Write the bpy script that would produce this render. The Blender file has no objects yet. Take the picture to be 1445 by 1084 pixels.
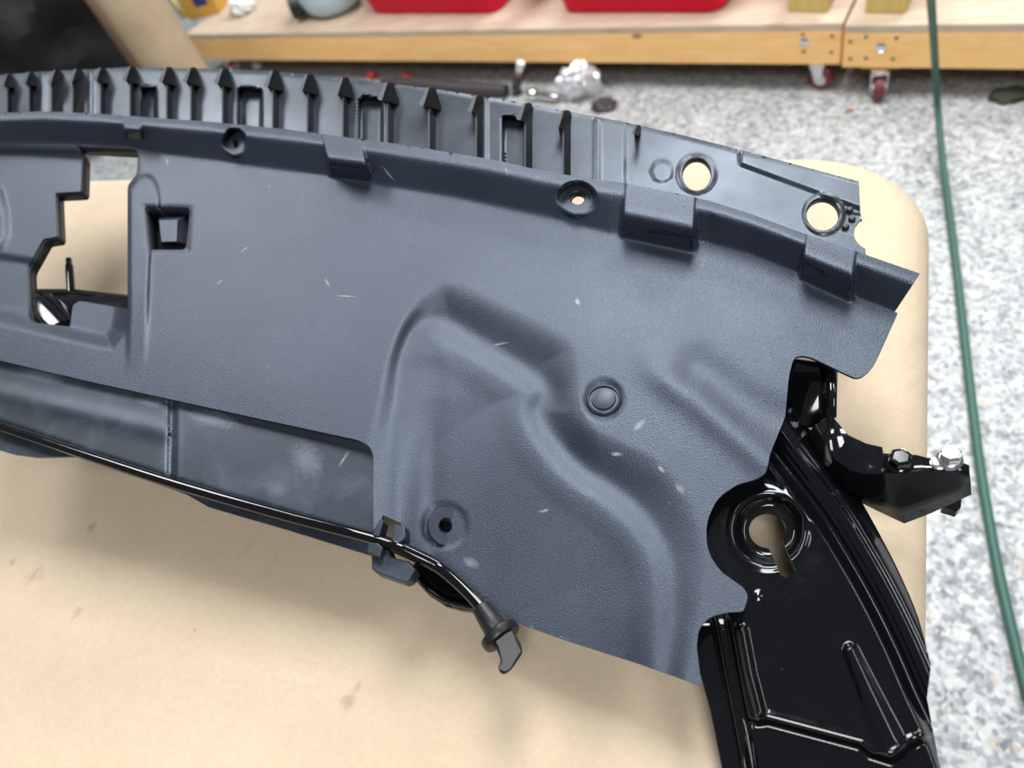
import bpy, bmesh, math, random
import numpy as np
from mathutils import Vector, Matrix, noise
from mathutils.geometry import delaunay_2d_cdt

random.seed(7)
SC = bpy.context.scene
COL = SC.collection

# ------------------------------------------------------------------ camera
FPX = 1043.0                      # focal length in pixels of the 1445 x 1084 frame
CAM_Z = 1.20
_p, _r = math.radians(48.0), math.radians(23.0)
ZC = np.array([-math.cos(_p)*math.sin(_r), math.cos(_p)*math.cos(_r), -math.sin(_p)])   # world up, camera axes
XC = np.array([0.915, -0.087, -0.394]); XC -= ZC*(XC@ZC); XC /= np.linalg.norm(XC)
YC = np.cross(ZC, XC)
# camera axes here are right / up / forward (left handed), so flip Y to keep the world right handed
YC = -YC if YC[1] < 0 else YC
W = np.stack([XC, YC, ZC])        # camera vector -> world vector
cam_d = bpy.data.cameras.new('camera')
cam = bpy.data.objects.new('camera', cam_d); COL.objects.link(cam)
cam_d.sensor_width = 36.0
cam_d.lens = FPX/1445.0*36.0
cam_d.clip_start = 0.01
cx, cy, cz = W@np.array([1, 0, 0.]), W@np.array([0, 1., 0]), -(W@np.array([0, 0, 1.]))
M4 = Matrix(((cx[0], cy[0], cz[0], 0), (cx[1], cy[1], cz[1], 0), (cx[2], cy[2], cz[2], CAM_Z), (0, 0, 0, 1)))
cam.matrix_world = M4
cam_d.dof.use_dof = True
cam_d.dof.focus_distance = 0.44
cam_d.dof.aperture_fstop = 6.8
SC.camera = cam

# ------------------------------------------------------------------ world and lamps
SC.view_settings.view_transform = 'Standard'
SC.view_settings.look = 'None'
SC.view_settings.exposure = 0.0
SC.view_settings.gamma = 1.0
SC.view_settings.use_curve_mapping = False
wd = bpy.data.worlds.new('garage_ambient'); SC.world = wd; wd.use_nodes = True
wd.node_tree.nodes['Background'].inputs[0].default_value = (0.84, 0.92, 1.0, 1)
wd.node_tree.nodes['Background'].inputs[1].default_value = 0.17

def area(name, loc, sx, sy, power, col=(1, 1, 1), rz=0):
    l = bpy.data.lights.new(name, 'AREA'); l.shape = 'RECTANGLE'; l.size = sx; l.size_y = sy
    l.energy = power; l.color = col
    o = bpy.data.objects.new(name, l); COL.objects.link(o); o.location = loc
    o.rotation_euler = (0, 0, rz)
    return o
LC = (0.96, 0.985, 1.0)
for lx_, ly_, pw in ((-1.95, 1.35, 50), (-0.12, 1.50, 62), (0.6, 3.4, 70), (-1.3, 3.9, 66), (1.75, 1.1, 28), (0.6, -1.1, 58)):  # overhead lamps out of view; the last is a fill added behind the camera
    area('ceiling_and_fill_light', (lx_, ly_, 2.75), 0.7, 1.25, pw, LC)

# ------------------------------------------------------------------ helpers
def rayv(px, py):
    px = np.asarray(px, float); py = np.asarray(py, float)
    r = np.stack([(px-722.5)/FPX, (542.0-py)/FPX, np.ones_like(px)], -1)
    return r@W.T
CAMP = np.array([0, 0, CAM_Z])
def at(px, py, z):
    d = rayv(px, py); t = (z-CAM_Z)/d[..., 2]
    return CAMP+d*t[..., None]
def atv(px, py, z): return Vector(at(px, py, z))
# the plane of the cover panel, tilted towards the camera
NC = 0.78*ZC+0.22*np.array([0, 0, -1.0]); NC /= np.linalg.norm(NC)
NW = W@NC; KP = 0.380
NV = Vector(NW)
def pp(px, py, h=0.0):
    d = rayv(px, py); h = np.asarray(h, float)
    t = (KP-h)/(-(d@NW))
    return CAMP+d*t[..., None]
def ppv(px, py, h=0.0): return Vector(pp(px, py, h))

def ss(a, b, t):
    u = np.clip((t-a)/(b-a), 0, 1); return u*u*(3-2*u)
def softp(u, w): return w*np.logaddexp(0, u/w)
def fall(t, a, b, w0, w1):
    """1 before a, 0 after b, straight between, rounded at both ends"""
    return 1-(softp(t-a, w0)-softp(t-b, w1))/(b-a)
def seg_dist(x, y, poly, closed):
    n = len(poly); best = np.full(np.shape(x), 1e9)
    for i in range(n if closed else n-1):
        ax, ay = poly[i]; bx, by = poly[(i+1) % n]
        dx, dy = bx-ax, by-ay; L = dx*dx+dy*dy+1e-12
        t = np.clip(((x-ax)*dx+(y-ay)*dy)/L, 0, 1)
        best = np.minimum(best, np.hypot(x-ax-t*dx, y-ay-t*dy))
    return best
def inside(x, y, poly):
    res = np.zeros(np.shape(x), bool); n = len(poly)
    for i in range(n):
        ax, ay = poly[i]; bx, by = poly[(i+1) % n]
        if ay == by: continue
        c = ((ay > y) != (by > y)) & (x < (bx-ax)*(y-ay)/(by-ay)+ax)
        res ^= c
    return res
def sdin(x, y, poly):      # positive inside
    d = seg_dist(x, y, poly, True); return np.where(inside(x, y, poly), d, -d)
def side(x, y, line):      # signed distance to an open line, positive on the right of its direction in the picture
    best = np.full(np.shape(x), 1e9); sg = np.ones(np.shape(x))
    for i in range(len(line)-1):
        ax, ay = line[i]; bx, by = line[i+1]
        dx, dy = bx-ax, by-ay; L = dx*dx+dy*dy
        t = np.clip(((x-ax)*dx+(y-ay)*dy)/L, 0, 1)
        d = np.hypot(x-ax-t*dx, y-ay-t*dy)
        s = np.where(dx*(y-ay)-dy*(x-ax) < 0, 1.0, -1.0)
        m = d < best; best = np.where(m, d, best); sg = np.where(m, s, sg)
    return best*sg
def rnd(pts):
    """polygon with (x, y) or (x, y, radius) corners -> polyline with the corners rounded"""
    out = []; n = len(pts)
    for i, p in enumerate(pts):
        r = p[2] if len(p) > 2 else 0
        if r <= 0: out.append((p[0], p[1])); continue
        a = np.array(pts[i-1][:2], float); b = np.array(p[:2], float); c = np.array(pts[(i+1) % n][:2], float)
        la, lc = np.linalg.norm(a-b), np.linalg.norm(c-b)
        q0 = b+(a-b)/la*min(r, la*.45); q2 = b+(c-b)/lc*min(r, lc*.45)
        for k in range(6):
            t = k/5; q = (1-t)**2*q0+2*t*(1-t)*b+t*t*q2; out.append((q[0], q[1]))
    return out
def spline(pts, n=8):
    out = []; P = [np.array(p, float) for p in pts]
    for i in range(len(P)-1):
        p0, p1, p2, p3 = P[max(i-1, 0)], P[i], P[i+1], P[min(i+2, len(P)-1)]
        for k in range(n):
            t = k/n
            out.append(tuple(.5*((2*p1)+(p2-p0)*t+(2*p0-5*p1+4*p2-p3)*t*t+(3*p1-p0-3*p2+p3)*t**3)))
    out.append(tuple(P[-1])); return out
def dens(poly, step):
    out = []; n = len(poly)
    for i in range(n):
        a = np.array(poly[i], float); b = np.array(poly[(i+1) % n], float)
        k = max(1, int(np.linalg.norm(b-a)/step))
        for j in range(k): out.append(tuple(a+(b-a)*j/k))
    return out
def circ(cx_, cy_, rx, ry=None, n=28, rot=0):
    ry = rx if ry is None else ry
    return [(cx_+rx*math.cos(a)*math.cos(rot)-ry*math.sin(a)*math.sin(rot), cy_+rx*math.cos(a)*math.sin(rot)+ry*math.sin(a)*math.cos(rot))
            for a in [2*math.pi*i/n for i in range(n)]]

def link(name, me, mats, parent=None, smooth=True, angle=None):
    if not isinstance(mats, (list, tuple)): mats = [mats]
    for m in mats: me.materials.append(m)
    if smooth:
        me.polygons.foreach_set('use_smooth', [True]*len(me.polygons))
        if angle is not None:
            me.set_sharp_from_angle(angle=math.radians(angle))
    o = bpy.data.objects.new(name, me); COL.objects.link(o)
    if parent is not None:
        o.parent = parent
        o.matrix_parent_inverse = parent.matrix_world.inverted()
    return o
def from_bm(name, bm, mats, parent=None, smooth=True, angle=35):
    bmesh.ops.recalc_face_normals(bm, faces=bm.faces)
    me = bpy.data.meshes.new(name); bm.to_mesh(me); bm.free()
    return link(name, me, mats, parent, smooth, angle)
def thing(name, label, cat, loc=(0, 0, 0), group=None):
    o = bpy.data.objects.new(name, None); COL.objects.link(o); o.location = loc
    o.matrix_world = Matrix.Translation(loc)
    return tag(o, label, cat, group)
def tag(o, label, cat, group=None):
    o['label'] = label; o['category'] = cat
    if group: o['group'] = group
    return o

def field(name, outline, holes, hfun, step, mat, parent, thick=0.0022, angle=50, fine=()):
    """relief sheet: outline and holes traced on the panel plane, height hfun above it, real thickness"""
    ol = dens(outline, step); hs = [dens(h, min(step, 3.0)) for h in holes]
    xs = [p[0] for p in ol]; ys = [p[1] for p in ol]
    gx, gy = np.meshgrid(np.arange(float(min(xs)), max(xs), step), np.arange(float(min(ys)), max(ys), step))
    gx = gx.copy(); gx[1::2] += step*.5
    gx, gy = gx.ravel(), gy.ravel()
    for (x0, y0, x1, y1, st) in fine:
        fx, fy = np.meshgrid(np.arange(float(x0), x1, float(st)), np.arange(float(y0), y1, float(st)))
        fx = fx.copy(); fx[1::2] += st*.5
        keep = ~((gx > x0-st*.5) & (gx < x1+st*.5) & (gy > y0-st*.5) & (gy < y1+st*.5))
        gx = np.concatenate([gx[keep], fx.ravel()]); gy = np.concatenate([gy[keep], fy.ravel()])
    sd = sdin(gx, gy, outline); ok = sd > step*.35
    for h in holes: ok &= sdin(gx, gy, h) < -1.2
    pts = list(ol); edges = [(i, (i+1) % len(ol)) for i in range(len(ol))]
    for h in hs:
        b = len(pts); pts += h; edges += [(b+i, b+(i+1) % len(h)) for i in range(len(h))]
    pts += list(zip(gx[ok].tolist(), gy[ok].tolist()))
    vs, es, fs, *_ = delaunay_2d_cdt([Vector(p) for p in pts], edges, [], 0, 1e-4)
    V = np.array([(v.x, v.y) for v in vs])
    F = np.array([list(f) for f in fs if len(f) == 3])
    c = V[F].mean(1)
    keep = inside(c[:, 0], c[:, 1], outline)
    for h in holes: keep &= ~inside(c[:, 0], c[:, 1], h)
    F = F[keep]
    P = pp(V[:, 0], V[:, 1], hfun(V[:, 0], V[:, 1]))
    a, b_, c_ = P[F[:, 0]], P[F[:, 1]], P[F[:, 2]]
    fl = (np.cross(b_-a, c_-a)@NW) < 0
    F[fl] = F[fl][:, ::-1]
    # turned-down rim all round, as thick as the sheet, and an underside
    cnt = {}
    for f in F.tolist():
        for k in range(3):
            e = (f[k], f[(k+1) % 3]); q = (min(e), max(e)); cnt[q] = None if q in cnt else e
    rim = [e for e in cnt.values() if e is not None]
    nv = len(P); low = P-NW*thick
    F2 = [(f[2]+nv, f[1]+nv, f[0]+nv) for f in F.tolist()]
    faces = F.tolist()+F2+[(b_+0, a_+0, a_+nv, b_+nv) for a_, b_ in rim]
    me = bpy.data.meshes.new(name)
    me.from_pydata(P.tolist()+low.tolist(), [], faces); me.update()
    o = link(name, me, mat, parent, True, None)
    rs = {(min(e), max(e)) for e in rim}
    for e in me.edges:
        q = tuple(sorted(e.vertices))
        if q in rs or tuple(k-nv for k in q) in rs: e.use_edge_sharp = True
    return o
def wall_strip(name, poly, hfun, depth, mat, parent, step=3, closed=True, flip=False):
    pl = dens(poly, step); x = np.array([p[0] for p in pl]); y = np.array([p[1] for p in pl])
    a = pp(x, y, hfun(x, y)-0.0005); n = len(pl)
    b = a-NW*depth
    me = bpy.data.meshes.new(name)
    me.from_pydata(a.tolist()+b.tolist(), [], [(i, (i+1) % n, n+(i+1) % n, n+i) for i in range(n if closed else n-1)])
    me.update()
    o = link(name, me, mat, parent, True, 40)
    m = o.modifiers.new('thickness', 'SOLIDIFY'); m.thickness = 0.0012; m.offset = 0
    return o
def frame_at(px, py, hfun=None, h0=0.0, e=4.0):
    """position and local normal on a relief"""
    f = hfun if hfun is not None else (lambda x, y: np.zeros_like(x))
    x = np.array([px, px+e, px-e, px, px], float); y = np.array([py, py, py, py+e, py-e], float)
    P = pp(x, y, f(x, y)+h0)
    n = np.cross(P[1]-P[2], P[4]-P[3]); n /= np.linalg.norm(n)
    if n@NW < 0: n = -n
    return Vector(P[0]), Vector(n)
def basis(n, ref=None):
    n = n.normalized(); ref = ref or Vector((1, 0, 0))
    u = (ref-n*ref.dot(n)).normalized(); v = n.cross(u)
    return u, v
def lathe(bm, pos, n, prof, seg=28, ref=None, sq=1.0, cap=True):
    """revolve (radius, height) pairs about axis n"""
    u, v = basis(n, ref); rings = []
    for r, z in prof:
        rings.append([bm.verts.new(pos+n*z+u*(r*math.cos(a))+v*(r*sq*math.sin(a))) for a in [2*math.pi*i/seg for i in range(seg)]])
    for a, b in zip(rings[:-1], rings[1:]):
        for i in range(seg): bm.faces.new((a[i], a[(i+1) % seg], b[(i+1) % seg], b[i]))
    if cap:
        bm.faces.new(rings[0][::-1]); bm.faces.new(rings[-1])
    return bm
def tube(bm, pts, rad, seg=14, cap=True):
    P = [Vector(p) for p in pts]; rings = []; up = Vector((0.13, 0.2, 0.97))
    R = rad if isinstance(rad, (list, tuple)) else [rad]*len(P)
    for i, p in enumerate(P):
        t = (P[min(i+1, len(P)-1)]-P[max(i-1, 0)]).normalized()
        u = t.cross(up).normalized(); v = t.cross(u)
        rings.append([bm.verts.new(p+u*(R[i]*math.cos(a))+v*(R[i]*math.sin(a))) for a in [2*math.pi*k/seg for k in range(seg)]])
    for a, b in zip(rings[:-1], rings[1:]):
        for i in range(seg): bm.faces.new((a[i], a[(i+1) % seg], b[(i+1) % seg], b[i]))
    if cap: bm.faces.new(rings[0][::-1]); bm.faces.new(rings[-1])
    return bm
def prism(bm, pts, ext):
    """polygon of world points extruded by vector ext"""
    a = [bm.verts.new(Vector(p)) for p in pts]; b = [bm.verts.new(Vector(p)+ext) for p in pts]; n = len(a)
    bm.faces.new(a); bm.faces.new(b[::-1])
    for i in range(n): bm.faces.new((a[i], b[i], b[(i+1) % n], a[(i+1) % n]))
    return bm
def box(bm, o, u, v, w):
    """corner o and three edge vectors"""
    return prism(bm, [o, o+u, o+u+v, o+v], w)
def bev(o, w=0.002, seg=2):
    m = o.modifiers.new('edge', 'BEVEL'); m.width = w; m.segments = seg; m.limit_method = 'ANGLE'; m.angle_limit = math.radians(35)
    return o

# ------------------------------------------------------------------ materials
def mat(name, col, rough=.5, metal=0, spec=.5, coat=0, trans=0, ior=1.5):
    m = bpy.data.materials.new(name); m.use_nodes = True
    b = m.node_tree.nodes['Principled BSDF']
    b.inputs['Base Color'].default_value = (*col, 1); b.inputs['Roughness'].default_value = rough
    b.inputs['Metallic'].default_value = metal; b.inputs['Specular IOR Level'].default_value = spec
    b.inputs['Coat Weight'].default_value = coat; b.inputs['Coat Roughness'].default_value = .05
    b.inputs['Transmission Weight'].default_value = trans; b.inputs['IOR'].default_value = ior
    return m
class NT:
    def __init__(s, m): s.t = m.node_tree; s.b = s.t.nodes['Principled BSDF']; s.tc = s.t.nodes.new('ShaderNodeTexCoord')
    def n(s, kind, **kw):
        x = s.t.nodes.new(kind)
        for k, v in kw.items():
            if k in x.inputs.keys(): x.inputs[k].default_value = v
            else: setattr(x, k, v)
        return x
    def l(s, a, b): s.t.links.new(a, b)
    def noise(s, scale, detail=3, rough=.55, vec=None, dist=0):
        x = s.n('ShaderNodeTexNoise', Scale=scale, Detail=detail, Roughness=rough, Distortion=dist)
        s.l(vec or s.tc.outputs['Object'], x.inputs['Vector']); return x.outputs['Fac']
    def ramp(s, fac, stops):
        x = s.n('ShaderNodeValToRGB'); e = x.color_ramp.elements
        while len(e) < len(stops): e.new(.5)
        for i, (p, c) in enumerate(stops): e[i].position = p; e[i].color = (*c, 1) if len(c) == 3 else c
        s.l(fac, x.inputs['Fac']); return x.outputs['Color']
    def mix(s, fac, a, b, blend='MIX'):
        x = s.n('ShaderNodeMix', data_type='RGBA', blend_type=blend)
        for sock, v in ((x.inputs[0], fac), (x.inputs[6], a), (x.inputs[7], b)):
            if hasattr(v, 'links'): s.l(v, sock)
            else: sock.default_value = v if not isinstance(v, tuple) else (*v, 1)[:4]
        return x.outputs[2]
    def bump(s, h, strength, dist, normal=None):
        x = s.n('ShaderNodeBump', Strength=strength, Distance=dist); s.l(h, x.inputs['Height'])
        if normal: s.l(normal, x.inputs['Normal'])
        return x.outputs['Normal']
    def math(s, op, a, b=None):
        x = s.n('ShaderNodeMath', operation=op)
        for i, v in enumerate((a, b)):
            if v is None: continue
            if hasattr(v, 'links'): s.l(v, x.inputs[i])
            else: x.inputs[i].default_value = v
        return x.outputs[0]

# grained plastic of the cover
M_panel = mat('grained_black_plastic', (.028, .031, .037), .47, spec=.8)
M_panel.node_tree.nodes['Principled BSDF'].inputs['Specular Tint'].default_value = (.72, .83, 1, 1)
t = NT(M_panel)
gr = t.noise(1250, 2, .6)
dust = t.ramp(t.noise(9, 5, .6), [(.35, (.017, .021, .031)), (.75, (.024, .029, .041))])
spk = t.ramp(t.noise(160, 2, .5), [(.755, (0, 0, 0)), (.80, (1, 1, 1))])
t.l(t.mix(spk, dust, (.085, .09, .095)), t.b.inputs['Base Color'])
t.l(t.bump(gr, .75, .00042), t.b.inputs['Normal'])
t.l(t.ramp(t.noise(14, 4), [(.3, (.34,)*3), (.7, (.42,)*3)]), t.b.inputs['Roughness'])
# smoother, scuffed plastic of the lower strip and the ribbed guide
def scuffed(name, c0, c1, r0, r1, sc=22):
    m = mat(name, c0, r0, spec=.66); m.node_tree.nodes['Principled BSDF'].inputs['Specular Tint'].default_value = (.72, .84, 1, 1); q = NT(m)
    n1 = q.noise(sc, 6, .65, dist=.6)
    q.l(q.ramp(n1, [(.48, c0), (.78, c1)]), q.b.inputs['Base Color'])
    q.l(q.ramp(q.noise(sc*.7, 4), [(.3, (r0,)*3), (.7, (r1,)*3)]), q.b.inputs['Roughness'])
    q.l(q.bump(q.noise(420, 2), .12, .0004), q.b.inputs['Normal'])
    return m
M_strip = scuffed('scuffed_black_plastic', (.015, .018, .024), (.048, .057, .070), .36, .5, 24)
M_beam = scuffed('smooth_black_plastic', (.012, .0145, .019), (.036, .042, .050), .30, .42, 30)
M_rib = mat('rib_black_plastic', (.0035, .004, .005), .42, spec=.12)  # same plastic as the guide; shade on the rib sides is in this colour
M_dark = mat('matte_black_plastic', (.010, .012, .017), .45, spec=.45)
M_litedge = mat('lit_plastic_edge', (.055, .06, .066), .5)  # same plastic as the ribs; light on their edges painted as a paler tone
M_clip = mat('clip_plastic', (.012, .016, .026), .45, spec=.4)
M_gloss = mat('gloss_black_paint', (.0025, .0028, .0035), .09, spec=.5)
t = NT(M_gloss)
sp = t.ramp(t.noise(700, 2, .5), [(.74, (.0025, .0028, .0035)), (.80, (.03, .032, .035))])
t.l(sp, t.b.inputs['Base Color'])
t.l(t.ramp(t.noise(60, 5, .7), [(.45, (.07,)*3), (.8, (.2,)*3)]), t.b.inputs['Roughness'])
M_rub = mat('black_rubber', (.008, .0085, .010), .4, spec=.35)
M_chrome = mat('zinc_plated_steel', (.72, .73, .74), .22, metal=1)
M_shiny = mat('polished_steel', (.80, .80, .82), .12, metal=1)

# kraft paper: fibre tone, smudges, creases
M_paper = mat('kraft_paper', (.66, .50, .34), .72, spec=.25)
t = NT(M_paper)
base = t.ramp(t.noise(5, 5, .6), [(.3, (.495, .39, .275)), (.7, (.56, .447, .322))])
fib = t.ramp(t.noise(240, 4, .7), [(.3, (.93, .93, .92)), (.7, (1.03, 1.03, 1.03))])
colr = t.mix(1.0, base, fib, 'MULTIPLY')
stains = [(48, 812, .010), (130, 743, .007), (108, 866, .006), (735, 805, .004), (275, 889, .002), (490, 990, .008), (505, 972, .004), (985, 700, .004), (18, 795, .005)]
wob = t.noise(160, 4, .7)
for sx, sy, sr in stains:
    p = at(sx, sy, .789)
    vm = t.n('ShaderNodeVectorMath', operation='DISTANCE'); t.l(t.tc.outputs['Object'], vm.inputs[0]); vm.inputs[1].default_value = tuple(p)
    d = t.math('ADD', t.math('DIVIDE', vm.outputs['Value'], sr), t.math('MULTIPLY', wob, 2.2))
    f = t.ramp(t.math('MULTIPLY', d, .5), [(.55, (.55,)*3), (1.0, (0,)*3)])
    colr = t.mix(f, colr, (.30, .19, .12))
t.l(colr, t.b.inputs['Base Color'])
cre = t.noise(7, 3, .5, dist=1.2)
t.l(t.bump(t.noise(380, 3, .6), .12, .0006, t.bump(cre, .35, .012)), t.b.inputs['Normal'])
M_roll = mat('brown_paper_roll', (.46, .36, .25), .7, spec=.25)
t = NT(M_roll); t.l(t.ramp(t.noise(12, 4), [(.3, (.40, .30, .19)), (.7, (.48, .365, .235))]), t.b.inputs['Base Color'])
M_rolledge = mat('brown_paper_edge', (.20, .12, .07), .8)

# flake epoxy floor
M_floor = mat('flake_epoxy_floor', (.6, .6, .6), .4, spec=.25)
t = NT(M_floor)
def vor(scale):
    v = t.n('ShaderNodeTexVoronoi', Scale=scale, Randomness=1.0); t.l(t.tc.outputs['Object'], v.inputs['Vector'])
    s_ = t.n('ShaderNodeSeparateColor'); t.l(v.outputs['Color'], s_.inputs[0]); return s_.outputs[0], s_.outputs[1]
a1, a2 = vor(135); b1, b2 = vor(62)
c1 = t.ramp(a1, [(.0, (0.120, 0.126, 0.138)), (.22, (0.216, 0.222, 0.234)), (.45, (0.372, 0.378, 0.384)), (.65, (0.504, 0.504, 0.498)), (1.0, (0.600, 0.600, 0.594))])
c2 = t.ramp(b1, [(.0, (0.156, 0.162, 0.174)), (.3, (0.312, 0.318, 0.324)), (.7, (0.456, 0.456, 0.450)), (1.0, (0.564, 0.564, 0.552))])
cc = t.mix(.42, c1, c2)
tan = t.ramp(a2, [(.990, (0, 0, 0)), (.994, (1, 1, 1))])
t.l(t.mix(tan, cc, (.50, .40, .28)), t.b.inputs['Base Color'])

def wood(name, c0, c1, knots=True, axis=(1, 12, 12), rz=0.0):
    m = mat(name, c0, .6, spec=.3); q = NT(m)
    mp = q.n('ShaderNodeMapping'); q.l(q.tc.outputs['Object'], mp.inputs['Vector'])
    mp.inputs['Rotation'].default_value = (0, 0, rz); mp.inputs['Scale'].default_value = axis
    g = q.noise(3.2, 5, .6, mp.outputs['Vector'], 1.2)
    col = q.ramp(g, [(.3, c0), (.7, c1)])
    if knots:
        v = q.n('ShaderNodeTexVoronoi', Scale=5.0); mp2 = q.n('ShaderNodeMapping'); q.l(q.tc.outputs['Object'], mp2.inputs['Vector'])
        mp2.inputs['Rotation'].default_value = (0, 0, rz); mp2.inputs['Scale'].default_value = (1.0, 2, 1.8)
        q.l(mp2.outputs['Vector'], v.inputs['Vector'])
        k = q.ramp(v.outputs['Distance'], [(.03, (.85,)*3), (.11, (0,)*3)])
        col = q.mix(k, col, (.20, .09, .03))
    q.l(col, q.b.inputs['Base Color'])
    return m
M_pine = wood('pine_board', (.90, .50, .18), (.97, .62, .27), rz=.12)
M_ply = wood('worn_plywood', (.45, .34, .245), (.60, .48, .37), False, (2, 9, 9), .12)
M_post = wood('treated_post', (.52, .38, .11), (.62, .47, .17), False, (10, 10, 1))
M_nail = mat('nail_holes', (.14, .07, .03), .8)
M_red = mat('red_plastic_tub', (.66, .004, .030), .42, spec=.2)
M_wheel = mat('maroon_caster_wheel', (.16, .018, .026), .4)
M_blue = mat('pale_blue_plastic', (.50, .66, .74), .35)
M_white = mat('white_plastic', (.75, .77, .78), .4)
M_hole = mat('spout_black', (.006, .006, .006), .4)
M_yellow = mat('yellow_carton', (.55, .30, .05), .6)
M_navy = mat('navy_print', (.03, .03, .16), .6)
M_pale = mat('pale_yellow_strip', (.66, .56, .26), .6)
M_bag = mat('clear_plastic_bag', (.80, .80, .80), .25)
M_blackbag = mat('black_bag', (.011, .0105, .011), .65, spec=.22)
t = NT(M_blackbag); t.l(t.bump(t.noise(7, 5, .6, dist=1.5), .3, .02), t.b.inputs['Normal'])
M_cord = mat('green_cord', (.028, .098, .072), .5)
M_scrap = mat('dark_scrap', (.035, .038, .022), .8)
M_foil = mat('crumpled_silver_wrap', (.72, .72, .75), .34, metal=.6)
M_grime = mat('greasy_steel', (.06, .05, .055), .5, metal=.3)
M_redtool = mat('red_tool', (.5, .03, .04), .4)
M_copper = mat('copper_brown', (.30, .14, .08), .5)
M_base = mat('bench_frame', (.10, .07, .045), .7)

# ------------------------------------------------------------------ setting: floor
bm = bmesh.new(); s = 7.0
for q in ((-s, -2.5), (s, -2.5), (s, s), (-s, s)): bm.verts.new((q[0], q[1], 0))
bm.faces.new(bm.verts)
fl = from_bm('floor', bm, M_floor, smooth=False); fl['kind'] = 'structure'

# ------------------------------------------------------------------ bench covered with kraft paper
TZ = .789
xr = at(1312, 620, TZ-.012)[0]; yf = at(630, 237, TZ-.012)[1]
xl, yn = -1.75, -.30
bench = thing('workbench', 'workbench wrapped in tan kraft paper under the black car part', 'workbench', ((xl+xr)/2, (yn+yf)/2, 0))
def rrect(x0, y0, x1, y1, R, n=14):
    out = []
    for (cx_, cy_, a0) in ((x1-R, y1-R, 0), (x0+R, y1-R, 90), (x0+R, y0+R, 180), (x1-R, y0+R, 270)):
        for k in range(n+1):
            a = math.radians(a0+90*k/n); out.append((cx_+R*math.cos(a), cy_+R*math.sin(a)))
    return out
bm = bmesh.new(); er = .030; R0 = .095
prof = [(er*(1-math.sin(math.radians(a))), TZ-er*(1-math.cos(math.radians(a)))) for a in (0, 15, 30, 45, 60, 75, 90)]
prof += [(-.001, TZ-.09), (.001, TZ-.20), (.003, TZ-.30)]
rings = []
for (ins, z) in prof:
    ring = []
    for (x, y) in rrect(xl+ins, yn+ins, xr-ins, yf-ins, R0-ins*.6):
        w = noise.noise(Vector((x*9, y*9, z*5)))*.004*min(1, (TZ-z)/.03)
        ring.append(bm.verts.new((x+w, y+w, z)))
    rings.append(ring)
n = len(rings[0])
for a, b in zip(rings[:-1], rings[1:]):
    for i in range(n): bm.faces.new((a[i], b[i], b[(i+1) % n], a[(i+1) % n]))
bm.faces.new(rings[0])
pc = from_bm('paper_cover', bm, M_paper, bench, True, 40)
m = pc.modifiers.new('thickness', 'SOLIDIFY'); m.thickness = .0015; m.offset = -1
bm = bmesh.new(); prism(bm, [Vector((x, y, .05)) for x, y in rrect(xl+.06, yn+.06, xr-.08, yf-.08, .02, 3)], Vector((0, 0, TZ-.06-.05)))
prism(bm, [Vector((x, y, 0)) for x, y in rrect(xl+.1, yn+.1, xr-.12, yf-.12, .02, 3)], Vector((0, 0, .06)))
from_bm('cabinet_base', bm, M_base, bench)

# ------------------------------------------------------------------ the car part (all bolted together)
car = thing('radiator_support_cover', 'black plastic radiator cover and painted support frame lying on kraft paper', 'car part', tuple(at(700, 700, TZ)))

LIP = [(-60, 163), (0, 160), (60, 157), (130, 160), (200, 165), (300, 172), (400, 182), (500, 195), (560, 203), (640, 216), (700, 226), (760, 240), (830, 252), (880, 258), (960, 274), (1000, 283), (1060, 302), (1130, 328), (1200, 352), (1298, 386)]
CRE = [(-60, 203), (0, 202), (110, 205), (190, 210), (240, 220), (300, 227), (360, 237), (465, 250), (560, 267), (640, 280), (700, 293), (780, 310), (860, 331), (930, 340), (1000, 345), (1060, 362), (1115, 383), (1200, 418), (1268, 445), (1320, 470)]
lx, ly = zip(*LIP); kx, ky = zip(*CRE)
OUT_REC = spline([(490, 800), (500, 670), (520, 605), (534, 555), (547, 500), (573, 442), (608, 405), (640, 398), (700, 424), (780, 464), (811, 488), (816, 530), (820, 572), (842, 606), (885, 626), (930, 650), (965, 690), (988, 735), (1000, 790), (990, 860)], 5)+[(960, 1000), (500, 1000)]
IN_REC = spline([(556, 800), (556, 640), (562, 560), (570, 500), (592, 464), (622, 464), (690, 502), (740, 533), (762, 552), (752, 580), (768, 616), (810, 664), (860, 698), (905, 738), (935, 790), (945, 860)], 5)+[(930, 1000), (520, 1000)]
POCKET = [(-90, 190), (110, 203), (200, 209), (199, 246), (186, 268), (186, 440), (180, 472), (160, 497), (140, 494), (-90, 440)]
FRAMER = spline([(176, 268), (190, 250), (206, 243), (222, 254), (230, 290), (217, 352), (212, 470), (206, 560)], 4)+[(176, 560)]
HL = .020
BLOCKS = [(163, 168, 204, 213, 203, 207, .45, .35), (444, 462, 520, 531, 250, 259, .55, .9), (873, 867, 992, 986, 337, 362, .55, 1.0), (1128, 1118, 1219, 1206, 396, 438, .45, .85)]
PADS = [(331, 201, 14, 17, None), (814, 281, 23, 21, None)]
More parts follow.
